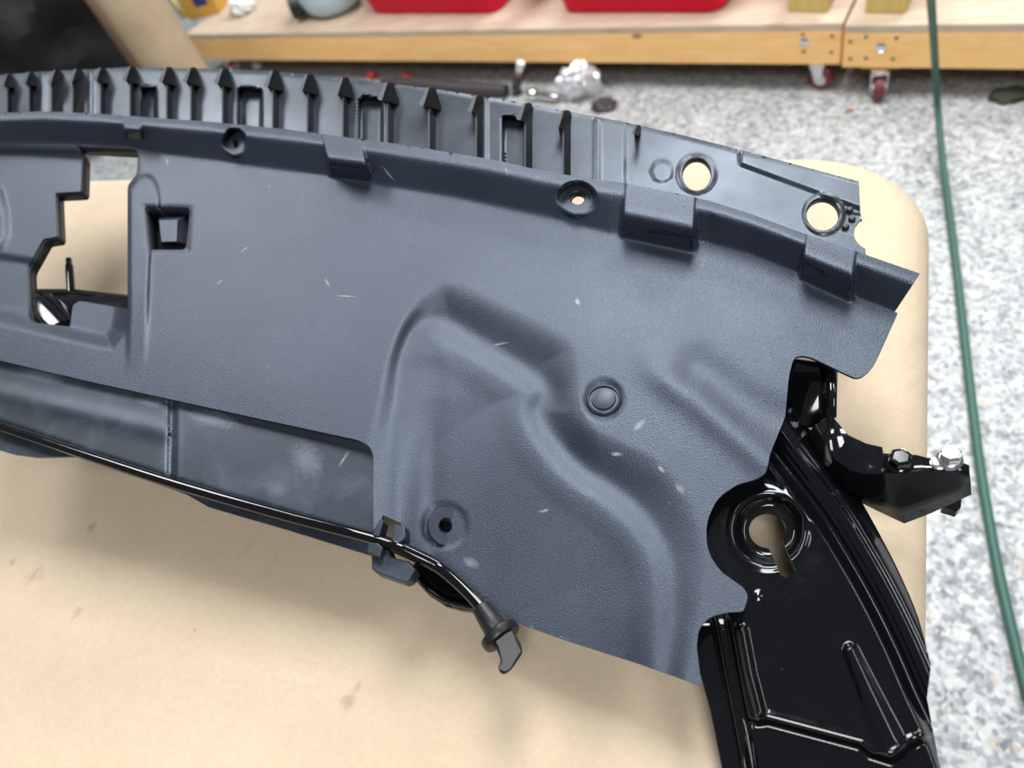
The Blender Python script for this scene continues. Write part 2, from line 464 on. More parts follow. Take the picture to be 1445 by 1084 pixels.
def h_raw(x, y):
    x = np.asarray(x, float); y = np.asarray(y, float)
    yl = np.interp(x, lx, ly); yc = np.interp(x, kx, ky)
    t = (y-yl)/(yc-yl)
    def prof(t, a): return fall(t, a, .97, .045, .022)-.20*(1-ss(-.12, a+.06, t))
    h = HL*prof(t, .22)
    for (xa, xb, xc, xd, yb0, yb1, a, k) in BLOCKS:
        u = np.clip((y-yl)/(np.maximum(yb0, yb1)-yl), 0, 1)
        x0 = xa+(xb-xa)*u; x1 = xc+(xd-xc)*u
        yb = yb0+(yb1-yb0)*np.clip((x-xa)/(xc-xa), 0, 1)
        tb = (y-yl)/(yb-yl)
        hb = HL*(1.0+.18*k)*prof(tb, a)*ss(0, 11, x-x0)*ss(0, 12, x1-x)
        h = np.maximum(h, hb)
    # crown of the main face
    h = h+.004*np.sin(np.clip((x-200)/1000, 0, 1)*math.pi)*ss(0, 200, y-yc)
    # big recess with its ridge
    so = sdin(x, y, OUT_REC); si = sdin(x, y, IN_REC)
    do = np.maximum(so, 0); di = np.maximum(-si, 0)
    u = np.where(si > 0, 1.0, do/(do+di+1e-6)); u = np.where(so <= 0, 0, u)
    fade = 1-.55*ss(820, 990, x)*ss(560, 820, y)
    fade = fade*(.50+.50*ss(535, 700, x+.9*np.maximum(0, 500-y)))
    rec = -.0108*ss(-.04, 1.0, u)*fade
    rec = rec+.0050*ss(-22, 22, si)*fade*ss(0, 1, u)*ss(0, 14, so)*ss(560, 640, x+.5*np.maximum(0, 520-y))
    sT = seg_dist(x, y, IN_REC[20:75], False)
    rec = rec-.020*np.tanh(.000062*softp(sT-14, 7)/.020)*ss(0, 60, si)*ss(540, 690, x+.6*np.maximum(0, y-560))
    h = h+rec
    # soft raised fold beside the right notch
    rd = seg_dist(x, y, [(900, 515), (980, 560), (1085, 655)], False)
    h = h+.0035*np.exp(-(rd/24)**2)*ss(880, 960, x)
    rd = seg_dist(x, y, [(985, 520), (1060, 575), (1110, 600)], False)
    h = h-.003*np.exp(-(rd/30)**2)
    # pocket round the stepped opening
    sp_ = sdin(x, y, POCKET)
    h = h-.0085*ss(0, 26, sp_)*ss(200, 218, y)
    h = h+.004*ss(0, 9, sdin(x, y, FRAMER))*(1-ss(400, 540, y))
    h = h+.0035*ss(0, 9, sdin(x, y, [(-60, 255), (4, 262), (14, 300), (14, 335), (4, 352), (-60, 370)]))
    h = h-.0030*ss(362, 374, y+.15*(40-x))*(1-ss(60, 80, x))*(1-ss(430, 450, y))
    # bevelled rim round the little window
    h = h-.0012*(1-ss(0, 5, -sdin(x, y, [(203, 292), (268, 293), (264, 352), (209, 352)])))
    return h
_pad = [float(h_raw(np.array([p[0]]), np.array([p[1]+p[3]*.62]))[0]) for p in PADS]
def h_panel(x, y):
    h = h_raw(x, y)
    for (a, b, rx, ry, _), lv in zip(PADS, _pad):
        d = np.hypot((x-a)/rx, (y-b)/ry)
        w = 1-ss(.92, 1.32, d)
        h = h*(1-w)+(lv-.0006)*w
    # shallow dish of the push clip and of the screw boss
    d = np.hypot(x-852, (y-565)*.95)
    h = h-.0022*(1-ss(22, 31, d))
    d = np.hypot(x-628, y-742)
    h = h-.0012*(1-ss(28, 35, d))
    return h

OPEN = rnd([(108, 206), (192, 210, 4), (196, 217, 3), (194, 245, 4), (181, 262, 4), (181, 437), (112, 425, 5), (103, 431, 3), (99, 462, 4), (47, 456, 5), (40, 449, 4), (38, 378, 5), (61, 337, 4), (80, 334, 4), (78, 272, 3), (114, 270, 4), (116, 218, 4)])
WINDOW = rnd([(203, 291, 6), (269, 293, 6), (263, 353, 8), (209, 353, 6)])
SLOT = circ(332, 201, 4.6, 8.5, 20, -.12)
PADHOLE = circ(815, 279, 11.5, 11, 22)
BOSSHOLE = circ(628, 741, 10, 12, 20, -.5)
panel_out = LIP+rnd([(1268, 440, 6), (1233, 518, 16), (1212, 536, 12), (1190, 526, 8), (1140, 502, 16), (1120, 503, 10), (1113, 532, 10), (1108, 588), (1087, 640), (1081, 668, 8), (1068, 676, 6), (1040, 684, 6), (1012, 703, 14), (996, 738, 16), (998, 778, 16), (1016, 806, 12), (1050, 830, 8), (1056, 842, 6), (1049, 863, 4), (1030, 864), (1004, 869, 10), (986, 886, 12), (983, 912, 8), (990, 968, 3), (900, 936), (800, 904), (735, 881), (690, 856), (640, 822), (612, 800), (586, 792, 4), (572, 770, 3), (566, 738, 2), (540, 727, 2), (534, 750, 2), (527, 747), (527, 644), (522, 630, 6), (505, 621, 6), (380, 594), (243, 564), (120, 537), (0, 509), (-60, 496)])
panel = field('cover_panel', panel_out, [OPEN, WINDOW, SLOT, PADHOLE, BOSSHOLE], h_panel, 4.0, M_panel, car, .0018, 60,
              fine=[(430, 180, 545, 275, 1.8), (855, 245, 1010, 375, 1.8), (780, 240, 852, 320, 1.5), (306, 168, 358, 234, 1.5), (1105, 320, 1230, 450, 1.8), (150, 155, 228, 214, 2.2), (20, 215, 280, 510, 3)])
panel['label'] = 'grained black plastic cover panel'
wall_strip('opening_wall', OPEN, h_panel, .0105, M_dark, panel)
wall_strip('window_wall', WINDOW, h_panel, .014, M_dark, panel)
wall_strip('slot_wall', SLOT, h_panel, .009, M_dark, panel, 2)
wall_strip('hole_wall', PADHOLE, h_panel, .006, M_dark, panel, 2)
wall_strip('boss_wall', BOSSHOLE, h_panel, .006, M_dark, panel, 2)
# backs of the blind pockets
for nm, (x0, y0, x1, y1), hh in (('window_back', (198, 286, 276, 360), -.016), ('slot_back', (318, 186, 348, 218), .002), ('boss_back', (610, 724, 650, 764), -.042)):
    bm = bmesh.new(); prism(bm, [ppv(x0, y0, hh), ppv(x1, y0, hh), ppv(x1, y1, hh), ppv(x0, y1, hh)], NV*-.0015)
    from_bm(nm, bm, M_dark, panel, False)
# grey latch tab in the window
bm = bmesh.new()
a = [ppv(224, 311, -.002), ppv(250, 310, -.002), ppv(249, 341, -.002), ppv(227, 342, -.002)]
b = [ppv(223, 304, -.014), ppv(266, 304, -.014), ppv(263, 345, -.014), ppv(227, 345, -.014)]
va = [bm.verts.new(p) for p in a]; vb = [bm.verts.new(p) for p in b]
bm.faces.new(va)
for i in range(4): bm.faces.new((va[i], vb[i], vb[(i+1) % 4], va[(i+1) % 4]))
bev(from_bm('latch_tab', bm, M_panel, panel, True, 30), .0006)
# push clip
P0, n0 = frame_at(852, 565, h_panel)
bm = bmesh.new()
lathe(bm, P0, n0, [(.0102, -.001), (.0102, .0012), (.0096, .0020), (.0087, .0022), (.0084, .0010), (.0072, .0010), (.0068, .0022), (.0050, .0027), (.0020, .0030)], 36)
pcl = from_bm('push_clip', bm, M_strip, panel, True, 50); pcl['label'] = 'round black push clip'
# screw boss ring
P0, n0 = frame_at(629, 743, h_panel)
n0 = Vector(W@np.array([.40, .28, -.86])).normalized()
bm = bmesh.new()
lathe(bm, P0, n0, [(.0044, -.002), (.0044, .0012), (.0050, .0018), (.0108, .0018), (.0112, .0012), (.0112, -.002)], 36, cap=False)
w = from_bm('boss_ring', bm, M_panel, panel, True, 40); w['label'] = 'raised screw boss ring'

# small pale scratches and scuffs worn into the plastic
def scuff(mt, marks, colour, hf):
    q = NT(mt); wob_ = q.noise(420, 3, .7)
    lk = q.b.inputs['Base Color'].links[0]; col = lk.from_socket
    for sx, sy, ln, ang, wd_, amt in marks:
        p = [pp(np.array(sx+k*ln*math.cos(ang)), np.array(sy+k*ln*math.sin(ang)), hf(np.array([sx+k*ln*math.cos(ang)]), np.array([sy+k*ln*math.sin(ang)]))[0]) for k in (-1, 1)]
        a_, b_ = Vector(p[0]), Vector(p[1]); L_ = (b_-a_).length/2
        # ellipsoidal distance: stretch the axis of the scratch
        mp = q.n('ShaderNodeMapping', vector_type='TEXTURE'); q.l(q.tc.outputs['Object'], mp.inputs['Vector'])
        mp.inputs['Location'].default_value = (a_+b_)/2
        mp.inputs['Rotation'].default_value = (b_-a_).to_track_quat('X', 'Z').to_euler()
        mp.inputs['Scale'].default_value = (L_, wd_, max(wd_, .004))
        ln_ = q.n('ShaderNodeVectorMath', operation='LENGTH'); q.l(mp.outputs['Vector'], ln_.inputs[0])
        d = q.math('ADD', ln_.outputs['Value'], q.math('MULTIPLY', wob_, 1.3))
        f = q.ramp(q.math('MULTIPLY', d, .5), [(.42, (amt,)*3), (.85, (0,)*3)])
        col = q.mix(f, col, colour)
    q.l(col, q.b.inputs['Base Color'])
scuff(M_panel, [(489, 418, 16, .05, .0007, .8), (462, 399, 7, 1.0, .0009, .7), (815, 426, 6, 1.3, .0016, .7), (706, 485, 12, -.2, .0009, .6), (870, 641, 9, .1, .0011, .9),
                (902, 600, 12, -.8, .0022, .5), (345, 352, 8, -.6, .0008, .6), (768, 721, 9, -.2, .0009, .6), (664, 794, 14, .5, .003, .35), (548, 245, 16, .9, .0006, .7), (933, 662, 7, .8, .0014, .7),
                (236, 228, 6, 1.5, .0008, .8), (310, 398, 6, -.5, .0008, .7), (960, 690, 10, .9, .002, .4), (715, 242, 6, 1.3, .0006, .6)], (.30, .32, .34), h_panel)

# ---- lower strip
def h_strip(x, y):
    yt = np.interp(x, [-60, 0, 120, 243, 380, 527], [496, 509, 537, 564, 594, 628])
    h = -.0035-.0015*ss(0, 10, y-yt)
    gx_ = 243-.02*(y-563)
    h = h-.0030*np.exp(-((x-gx_)/5.0)**2)+.0006*np.exp(-((x-gx_-10)/4)**2)
    yr = np.interp(x, [-60, 0, 130, 250, 400, 540], [582, 602, 645, 684, 727, 768])
    h = h-.0060*ss(-9, 2, y-yr)
    h = h+.0012*np.exp(-((y-yt-46)/14)**2)*(x < 240)
    return h
strip_out = [(-60, 488), (0, 501), (120, 529), (243, 556), (380, 586), (505, 612), (531, 622), (531, 740), (524, 784), (400, 746), (293, 715), (262, 697), (240, 689), (150, 659), (116, 644), (50, 645), (20, 641), (-60, 618)]
scuff(M_strip, [(300, 592, 40, .22, .006, .55), (432, 648, 30, .9, .010, .45), (485, 648, 14, -1.0, .0012, .9), (60, 530, 40, .22, .005, .4), (215, 570, 25, .25, .003, .5), (390, 690, 20, .3, .006, .3)], (.16, .18, .20), h_strip)
st = field('lower_strip', strip_out, [], h_strip, 4.0, M_strip, car, .002, 50); st['label'] = 'smooth scuffed lower strip'

# ---- ribbed guide behind the lip
TOPB = [(-60, 110), (0, 106), (60, 101), (180, 95), (300, 97), (380, 100), (500, 112), (610, 125), (720, 142), (800, 157), (880, 172), (960, 190), (1000, 200), (1100, 226), (1212, 256)]
POCK = [rnd([(198, 121, 7), (222, 121, 7), (222, 190), (198, 190)]), rnd([(335, 122, 8), (371, 124, 8), (371, 190), (335, 188)]), rnd([(505, 134, 9), (541, 136, 9), (541, 210), (505, 206)]), rnd([(708, 161, 9), (742, 166, 7), (742, 240), (708, 238)])]
HB = .006
def h_guide(x, y):
    h = np.full(np.shape(x), HB)
    tb = np.interp(x, *zip(*TOPB))
    h = h-.0010*(1-ss(0, 5, y-tb))
    for p in POCK: h = h-.009*ss(0, 4, sdin(x, y, p))
    for gx_, wd_ in ((60, 4), (128, 3), (684, 3), (843, 3)):
        h = h+.0014*np.exp(-((x-gx_)/wd_)**2)
    # stepped end plate
    h = h-.0010*ss(880, 884, x)
    h = h+.0020*ss(0, 9, side(x, y, [(1040, 235), (1140, 272), (1215, 300)]))*ss(1040, 1048, x)
    h = h-.0009*ss(0, 5, sdin(x, y, [(1178, 294), (1222, 302), (1210, 336), (1170, 324)]))
    # embossed disc beside the round hole
    h = h+.0008*(1-ss(14, 16, np.hypot(x-934, y-242)))
    for hx, hy, hr in ((983, 246, 23), (1162, 302, 25)):
        h = h+.0012*(1-ss(hr+2, hr+6, np.hypot(x-hx, y-hy)))
    return h
HOLE1 = circ(983, 246, 21.5, 24, 40); HOLE2 = circ(1161, 302.5, 24.5, 24, 40)
guide_out = TOPB+[(1214, 300)]+rnd([(1216, 308, 3), (1206, 320, 6), (1205, 336, 8), (1213, 346, 4), (1221, 351), (1222, 362)])+[(1200, 372), (1130, 348), (1060, 322), (1000, 303), (960, 294), (880, 278), (830, 272), (760, 260), (700, 246), (640, 236), (560, 223), (500, 215), (400, 202), (300, 192), (200, 185), (130, 180), (60, 177), (0, 180), (-60, 183)]
guide = field('ribbed_guide', guide_out, [HOLE1, HOLE2], h_guide, 3.0, M_beam, car, .002, 45,
              fine=[(190, 112, 232, 195, 2.5), (328, 112, 378, 192, 2.5), (498, 126, 548, 212, 2.5), (700, 152, 752, 242, 2.5), (1030, 225, 1222, 345, 2)])
guide['label'] = 'smooth black plastic guide with a row of ribs'
wall_strip('hole_wall', HOLE1, h_guide, .004, M_dark, guide)
wall_strip('hole_wall', HOLE2, h_guide, .004, M_dark, guide)
for dx, dy in ((1199, 297), (1202, 310), (1193, 321)):
    P0, n0 = frame_at(dx, dy, h_guide); bm = bmesh.new()
    lathe(bm, P0, NV, [(.0021, -.001), (.0021, .0012), (.0015, .0019), (.0006, .0021)], 14)
    from_bm('rivet_dot', bm, M_dark, guide)
RIBS = [(14, .70, 0), (45, .72, 0), (82, .85, 1), (112, .85, 1), (146, .8, 0), (188, .85, 0), (240, .9, 0), (274, .9, 0), (319, .95, 0), (390, 1, 0), (439, 1, 0), (489, 1, 0), (552, 1.05, 0), (611, 1.08, 0), (678, 1.0, 2), (747, 1.0, 2), (801, 1.0, 2), (902, .55, 3)]
def rib(px, s, kind):
    tb = float(np.interp(px, *zip(*TOPB))); yl = float(np.interp(px, lx, ly))
    L = yl-tb+3
    H = .0095
    bm = bmesh.new()
    def poly(pts):     # (dx, dy, height above the guide)
        return [bm.verts.new(ppv(px+a*s, tb+b*(s if b < 30 else 1), HB+h)) for a, b, h in pts]
    lean = 0.0
    sw = {0: 9.5, 1: 21, 2: 11, 3: 8}[kind]
    if kind == 3: L = 22
    # right flank gusset only on plain ribs
    R = 13 if kind == 0 else (sw*.5+1 if kind != 1 else sw*.5)
    top = [(-2, -2, .011), (3, -1, .005), (R, 29 if kind == 0 else 8, -.001), (sw*.5, 26 if kind == 0 else 20, -.001), (sw*.5, L/s if L > 30 else L, -.001), (-sw*.5, L/s if L > 30 else L, .0085), (-sw*.5, 27, .0105), (-13, 22, .0145), (-5, -1, .0145)]
    def co(a, b, h, dh=0):
        return ppv(px+a*s, tb+b*s, HB+h+dh)
    up = [bm.verts.new(co(*q)) for q in top]
    dn = [bm.verts.new(co(a, b, -.0035)) for a, b, h in top]
    n_ = len(top)
    for f in ((0, 8, 7, 1), (1, 7, 2), (2, 7, 6, 3), (3, 6, 5, 4)): bm.faces.new([up[k] for k in f])
    for i in range(n_): bm.faces.new((up[i], dn[i], dn[(i+1) % n_], up[(i+1) % n_]))
    bm.faces.new(dn[::-1])
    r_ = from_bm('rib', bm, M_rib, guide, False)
    # cap along the hooked edge, its light painted as a paler colour
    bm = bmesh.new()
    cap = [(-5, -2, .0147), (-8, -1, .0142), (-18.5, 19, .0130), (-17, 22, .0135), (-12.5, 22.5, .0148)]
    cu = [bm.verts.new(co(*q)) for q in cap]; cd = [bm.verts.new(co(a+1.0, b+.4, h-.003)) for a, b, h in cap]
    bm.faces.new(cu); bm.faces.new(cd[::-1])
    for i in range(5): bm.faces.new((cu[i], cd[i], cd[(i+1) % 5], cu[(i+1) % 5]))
    from_bm('rib_cap', bm, M_litedge, guide, False)
    # thin edge of the stem, light painted in likewise
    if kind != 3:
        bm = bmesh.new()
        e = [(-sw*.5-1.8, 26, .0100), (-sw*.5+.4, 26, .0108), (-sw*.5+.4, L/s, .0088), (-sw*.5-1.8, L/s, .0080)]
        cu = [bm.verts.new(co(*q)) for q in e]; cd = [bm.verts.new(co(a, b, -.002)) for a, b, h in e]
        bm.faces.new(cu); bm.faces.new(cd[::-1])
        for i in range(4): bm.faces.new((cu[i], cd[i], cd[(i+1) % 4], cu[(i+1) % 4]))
        from_bm('rib_edge', bm, M_litedge, guide, False)
for q in RIBS: rib(*q)

# ---- painted support frame on the right
C1 = spline([(1060, 620), (1085, 655), (1112, 690), (1150, 740), (1183, 793), (1217, 853), (1250, 920), (1277, 982), (1302, 1036), (1325, 1100)], 5)
STEP = [(1040, 1003), (1062, 1010), (1070, 1014), (1084, 1012), (1216, 1047), (1232, 1060), (1258, 1068), (1270, 1060), (1277, 1050), (1309, 1034), (1360, 1010)]
LEFTF = [(1020, 800), (1035, 870), (1048, 940), (1062, 1012), (1085, 1130)]
HF = -.011
def h_frame(x, y):
    h = np.full(np.shape(x), HF)
    s1 = -side(x, y, C1)
    s1 = side(x, y, C1) if float(side(np.array([1250.]), np.array([800.]), C1)[0]) > 0 else s1
    h = h+.0012*np.exp(-((s1+2)/7)**2)-.0070*ss(0, 15, s1)
    h = h+.0040*ss(18, 27, s1)-.0016*np.exp(-((s1-27)/4)**2)
    h = h+.0012*np.exp(-((s1-42)/4)**2)
    h = h-.010*ss(52, 72, s1)
    # dished keyhole boss
    d = np.hypot(x-1085, y-748)
    h = h+.0010*np.exp(-((d-54)/5)**2)-.0050*(1-ss(33, 52, d))
    # beads
    b1 = seg_dist(x, y, [(1047, 890), (1058, 950), (1072, 1004)], False)
    h = h+.0030*(1-ss(1, 11, b1))
    b2 = seg_dist(x, y, [(1200, 918), (1222, 970), (1258, 1052)], False)
    wdt = 8+.10*np.clip(y-910, 0, 150)*.9
    h = h+.0034*(1-ss(wdt*.3, wdt+5, b2))
    # step at the bottom
    s2 = side(x, y, STEP)
    s2 = s2 if float(side(np.array([1150.]), np.array([1080.]), STEP)[0]) > 0 else -s2
    h = h-(.0045*ss(0, 13, s2)-.0006*np.exp(-((s2+4)/5)**2))*ss(1046, 1066, x)
    # left edge folds
    s3 = side(x, y, LEFTF)
    s3 = s3 if float(side(np.array([980.]), np.array([950.]), LEFTF)[0]) > 0 else -s3
    h = h-(.005*ss(2, 14, s3)+.004*ss(22, 34, s3))*ss(845, 885, y)
    # small dimple
    h = h+.0008*np.exp(-(np.hypot(x-1070, y-841)/6)**2)
    return h
a0, a1_ = math.radians(24), math.radians(103)
KEY = []
kc = (1083, 748, 26.0)
for k in range(26):
    a = math.radians(95)+(math.radians(330)-math.radians(42))*k/25
    KEY.append((kc[0]+kc[2]*math.cos(a), kc[1]+kc[2]*.97*math.sin(a)))
KEY += [(1105, 764), (1112, 780), (1123, 805), (1121, 811), (1108, 815), (1102, 812), (1092, 790), (1085, 775)]
frame_out = [(1060, 590), (1092, 592), (1116, 588)]+spline([(1116, 588), (1150, 612), (1187, 660), (1217, 710), (1243, 757), (1270, 810), (1296, 872), (1313, 938)], 4)+[(1313, 946), (1308, 985), (1322, 1060), (1334, 1115), (1023, 1115), (1018, 1080), (1003, 1005), (985, 940), (965, 890), (955, 800), (975, 700)]
frame = field('support_frame', frame_out, [KEY], h_frame, 2.0, M_gloss, car, .003)
frame['label'] = 'gloss black painted metal support frame'
# faint stamped letter
for quad in ([(1221, 890), (1223.5, 890), (1225, 902), (1222.5, 902)], [(1222.5, 900), (1230, 899.5), (1230, 902), (1222.5, 902.5)]):
    bm = bmesh.new(); prism(bm, [ppv(x, y, HF+.0003) for x, y in quad], NV*-.0008)
    from_bm('stamped_letter', bm, M_gloss, frame, False)
# turned-down flange of its outer edge and its foot on the paper
edge = spline([(1118, 590), (1150, 612), (1187, 660), (1217, 710), (1243, 757), (1270, 810), (1296, 872), (1312, 934)], 4)
bm = bmesh.new(); prev = None
for (x, y) in edge:
    hh = float(h_frame(np.array([x-1.5]), np.array([y]))[0])
    p = ppv(x, y, hh); q = Vector((p.x, p.y, TZ+.002)) if p.z > TZ+.004 else p-Vector((0, 0, .02))
    q = p-NV*min(.022, max(.001, (p.z-TZ-.004)*.8))
    v = (bm.verts.new(p), bm.verts.new(q))
    if prev: bm.faces.new((prev[0], prev[1], v[1], v[0]))
    prev = v
o = from_bm('edge_flange', bm, M_gloss, frame); m = o.modifiers.new('t', 'SOLIDIFY'); m.thickness = .002
# crossmember under the cover, seen through the stepped opening
bm = bmesh.new()
path = [(-60, 440, -.050), (20, 440, -.050), (110, 441, -.050), (200, 452, -.050), (400, 540, -.044), (600, 620, -.037), (800, 700, -.035), (850, 725, -.034)]
tube(bm, [ppv(*q) for q in path], .021, 20)
crossm = from_bm('crossmember', bm, M_gloss, car)
bm = bmesh.new(); b0 = ppv(102, 440, -.036); b1_ = ppv(97, 366, -.034)
tube(bm, [b0, b0.lerp(b1_, .86), b0.lerp(b1_, .87), b1_], [.0034, .0034, .0029, .0026], 14)
from_bm('stud', bm, M_gloss, crossm)
bm = bmesh.new()
tube(bm, [ppv(56, 436, -.034), ppv(58, 438, -.034), ppv(70, 452, -.034), ppv(92, 478, -.036)], [.012, .017, .0185, .018], 20)
from_bm('crossmember_boss', bm, M_gloss, crossm)
for (x, y, hh) in ((40, 450, -.052), (500, 580, -.040), (830, 715, -.034)):
    p = ppv(x, y, hh); bm = bmesh.new()
    lathe(bm, Vector((p.x, p.y, TZ+.0005)), Vector((0, 0, 1)), [(.022, 0), (.022, .004), (.012, .006), (.012, p.z-TZ)], 18)
    from_bm('support_foot', bm, M_gloss, crossm)
# curved lip showing below the lower edge
def h_lip(x, y):
    d = seg_dist(x, y, spline([(588, 812), (605, 832), (632, 848), (676, 858)], 4), False)
    return -.029+.004*np.exp(-(d/5)**2)-.003*ss(8, 20, d)
o = field('curved_lip', [(585, 790), (625, 792), (680, 830), (690, 858), (674, 864), (650, 861), (628, 855), (606, 841), (590, 824), (582, 808)], [], h_lip, 3.0, M_gloss, car, .004, 50)

# ---- side bracket with two bolts
zb = .838
br = thing('mounting_bracket', '', ''); del br['label']; del br['category']
br.parent = car; br.matrix_parent_inverse = car.matrix_world.inverted()
def bpoly(bm, quads):
    cache = {}
    def V_(q):
        if q not in cache: cache[q] = bm.verts.new(atv(*q))
        return cache[q]
    for f in quads: bm.faces.new([V_(q) for q in f])
A = [(1173, 586, zb+.010), (1197, 614, zb+.008), (1222, 626, zb+.005), (1245, 631, zb+.002), (1247, 640, zb), (1293, 642, zb), (1308, 646, zb), (1351, 650, zb), (1368, 657, zb)]
Bf = [(1150, 600, zb+.004), (1178, 648, zb+.002), (1200, 664, zb), (1222, 669, zb), (1246, 669, zb), (1277, 666, zb), (1306, 664.5, zb), (1345, 664, zb), (1368, 664, zb)]
Cm = [(1140, 612, zb-0.0078), (1165, 662, zb-0.0094), (1190, 684, zb-0.0109), (1210, 694, zb-0.0133), (1240, 706, zb-0.0172), (1271, 716, zb-0.0211), (1306, 704, zb-0.0172), (1345, 690, zb-0.0117), (1370, 682, zb-0.0094)]
Dm = [(1128, 618, zb-0.0156), (1158, 668, zb-0.0172), (1186, 694, zb-0.0187), (1206, 705, zb-0.0203), (1238, 721, zb-0.0250), (1276, 739, zb-0.0296), (1310, 726, zb-0.0265), (1345, 710, zb-0.0203), (1371, 698, zb-0.0156)]
bm = bmesh.new(); q = []
for i in range(8):
    q += [(A[i], A[i+1], Bf[i+1], Bf[i]), (Bf[i], Bf[i+1], Cm[i+1], Cm[i]), (Cm[i], Cm[i+1], Dm[i+1], Dm[i])]
bpoly(bm, q)
bo = from_bm('bracket_arm', bm, M_gloss, br, True, 22); m = bo.modifiers.new('t', 'SOLIDIFY'); m.thickness = .0025; m.offset = -1
bm = bmesh.new()
bpoly(bm, [((1100, 508, zb+.004), (1126, 509, zb+.004), (1154, 512, zb+.004), (1158, 528, zb-.004), (1120, 526, zb-.004), (1095, 526, zb-.004)),
           ((1154, 512, zb+.004), (1176, 523, zb+.004), (1174, 588, zb+.009), (1160, 590, zb-.008), (1158, 528, zb-.004)),
           ((1095, 526, zb-.004), (1120, 526, zb-.004), (1158, 528, zb-.004), (1160, 590, zb-.008), (1150, 602, zb-.008), (1120, 600, zb-.012), (1090, 590, zb-.012))])
bp = from_bm('bracket_plate', bm, M_gloss, br, True, 20); m = bp.modifiers.new('t', 'SOLIDIFY'); m.thickness = .0025; m.offset = -1
bm = bmesh.new()
prism(bm, [atv(1330, 716, zb-.026), atv(1350, 722, zb-.026), atv(1356, 716, zb-.026), atv(1357, 700, zb-.026), atv(1330, 700, zb-.026)], Vector((0, 0, -.006)))
from_bm('bracket_tab', bm, M_gloss, br, True, 30)
def hexbolt(name, px, py, z, mt, s=1.0, lift=0.0):
    p = atv(px, py, z)+Vector((0, 0, lift)); up = Vector((0, 0, 1)); bm = bmesh.new()
    lathe(bm, p, up, [(.0030, -.012-lift), (.0030, 0)], 14)
    lathe(bm, p, up, [(.0066*s, 0), (.0068*s, .0010), (.0062*s, .0018), (.0052*s, .0024)], 28)
    lathe(bm, p, up, [(.0056*s, .0020), (.0056*s, .0068*s), (.0050*s, .0078*s), (.0042*s, .0080*s), (.0038*s, .0074*s)], 6, Vector((1, .35, 0)))
    return from_bm(name, bm, mt, br, True, 25)
o = hexbolt('bolt', 1269, 655, zb, M_gloss, 1.0); o['label'] = 'black flange bolt'
o = hexbolt('bolt', 1337, 657, zb, M_chrome, .92, .0050); o['label'] = 'silver flange bolt'
p = atv(1324, 655, zb+.004); bm = bmesh.new(); lathe(bm, p, Vector((0, 0, 1)), [(.0036, 0), (.0040, .0006), (.0040, .0018), (.003, .0024)], 20)
o = from_bm('spacer', bm, M_chrome, br)
# rod that carries the arm under the cover
bm = bmesh.new(); tube(bm, [atv(1118, 590, zb-.012), atv(1060, 590, zb-.022), atv(1000, 640, zb-.026)], .006, 12)
from_bm('bracket_stem', bm, M_gloss, br)

# ---- cable along the lower edge, with its rubber end
path = spline([(-60, 582), (0, 602), (130, 645), (250, 684), (400, 727), (500, 753), (548, 767), (585, 783), (620, 801), (652, 828), (674, 851), (690, 873)], 6)
hs_ = np.interp([q[0] for q in path], [-60, 400, 500, 560, 620, 690], [-.004, -.004, -.003, .002, -.006, -.004])
bm = bmesh.new(); tube(bm, [ppv(x, y, h) for (x, y), h in zip(path, hs_)], [float(np.interp(q[0], [-60, 400, 520, 570, 700], [.0034, .0035, .0036, .0037, .0034])) for q in path], 16)
cable = from_bm('release_cable', bm, M_gloss, car); cable['label'] = 'glossy black cable'
p0 = ppv(678, 856, -.004); p1 = ppv(708, 900, -.004); ax = (p1-p0).normalized(); L = (p1-p0).length
bm = bmesh.new()
lathe(bm, p0, ax, [(.0040, 0), (.0052, .0008), (.0054, .004), (.0060, L*.45), (.0066, L*.75), (.0074, L*.82)], 24)
lathe(bm, p0, ax, [(.0085, L*.78), (.0105, L*.84), (.0107, L*1.0), (.0100, L*1.06), (.0075, L*1.08)], 28)
e = from_bm('rubber_end', bm, M_rub, cable)
bm = bmesh.new()
tip = [(690, 898), (722, 886), (735, 910), (738, 921), (722, 945), (712, 953), (704, 949), (703, 941), (707, 932), (700, 915)]
va = [bm.verts.new(ppv(x, y, .002 if i not in (4, 5, 6, 7) else -.004)) for i, (x, y) in enumerate(tip)]
vb = [bm.verts.new(ppv(x, y, -.011)) for x, y in tip]
bm.faces.new(va); bm.faces.new(vb[::-1])
for i in range(len(tip)): bm.faces.new((va[i], vb[i], vb[(i+1) % len(tip)], va[(i+1) % len(tip)]))
e2 = from_bm('end_tab', bm, M_rub, cable, True, 30); bev(e2, .0018, 3)
# holder clip: block under the cable and two prongs
bm = bmesh.new()
pl = [(524, 768), (548, 772), (552, 786), (576, 792), (586, 804), (578, 818), (570, 822), (530, 808), (524, 802)]
prism(bm, [ppv(x, y, -.001) for x, y in pl], NV*-.010)
clipb = bev(from_bm('cable_holder', bm, M_strip, car, True, 30), .0008)
for quad in ([(537, 731), (541, 735), (535, 757), (525, 756), (527, 748)], [(557, 740), (571, 742), (572, 758), (561, 768), (552, 762)], [(520, 765), (533, 766), (540, 772), (536, 786), (517, 781)]):
    bm = bmesh.new(); prism(bm, [ppv(x, y, .0045) for x, y in quad], NV*-.009)
    bev(from_bm('holder_prong', bm, M_strip, clipb, True, 30), .0007)

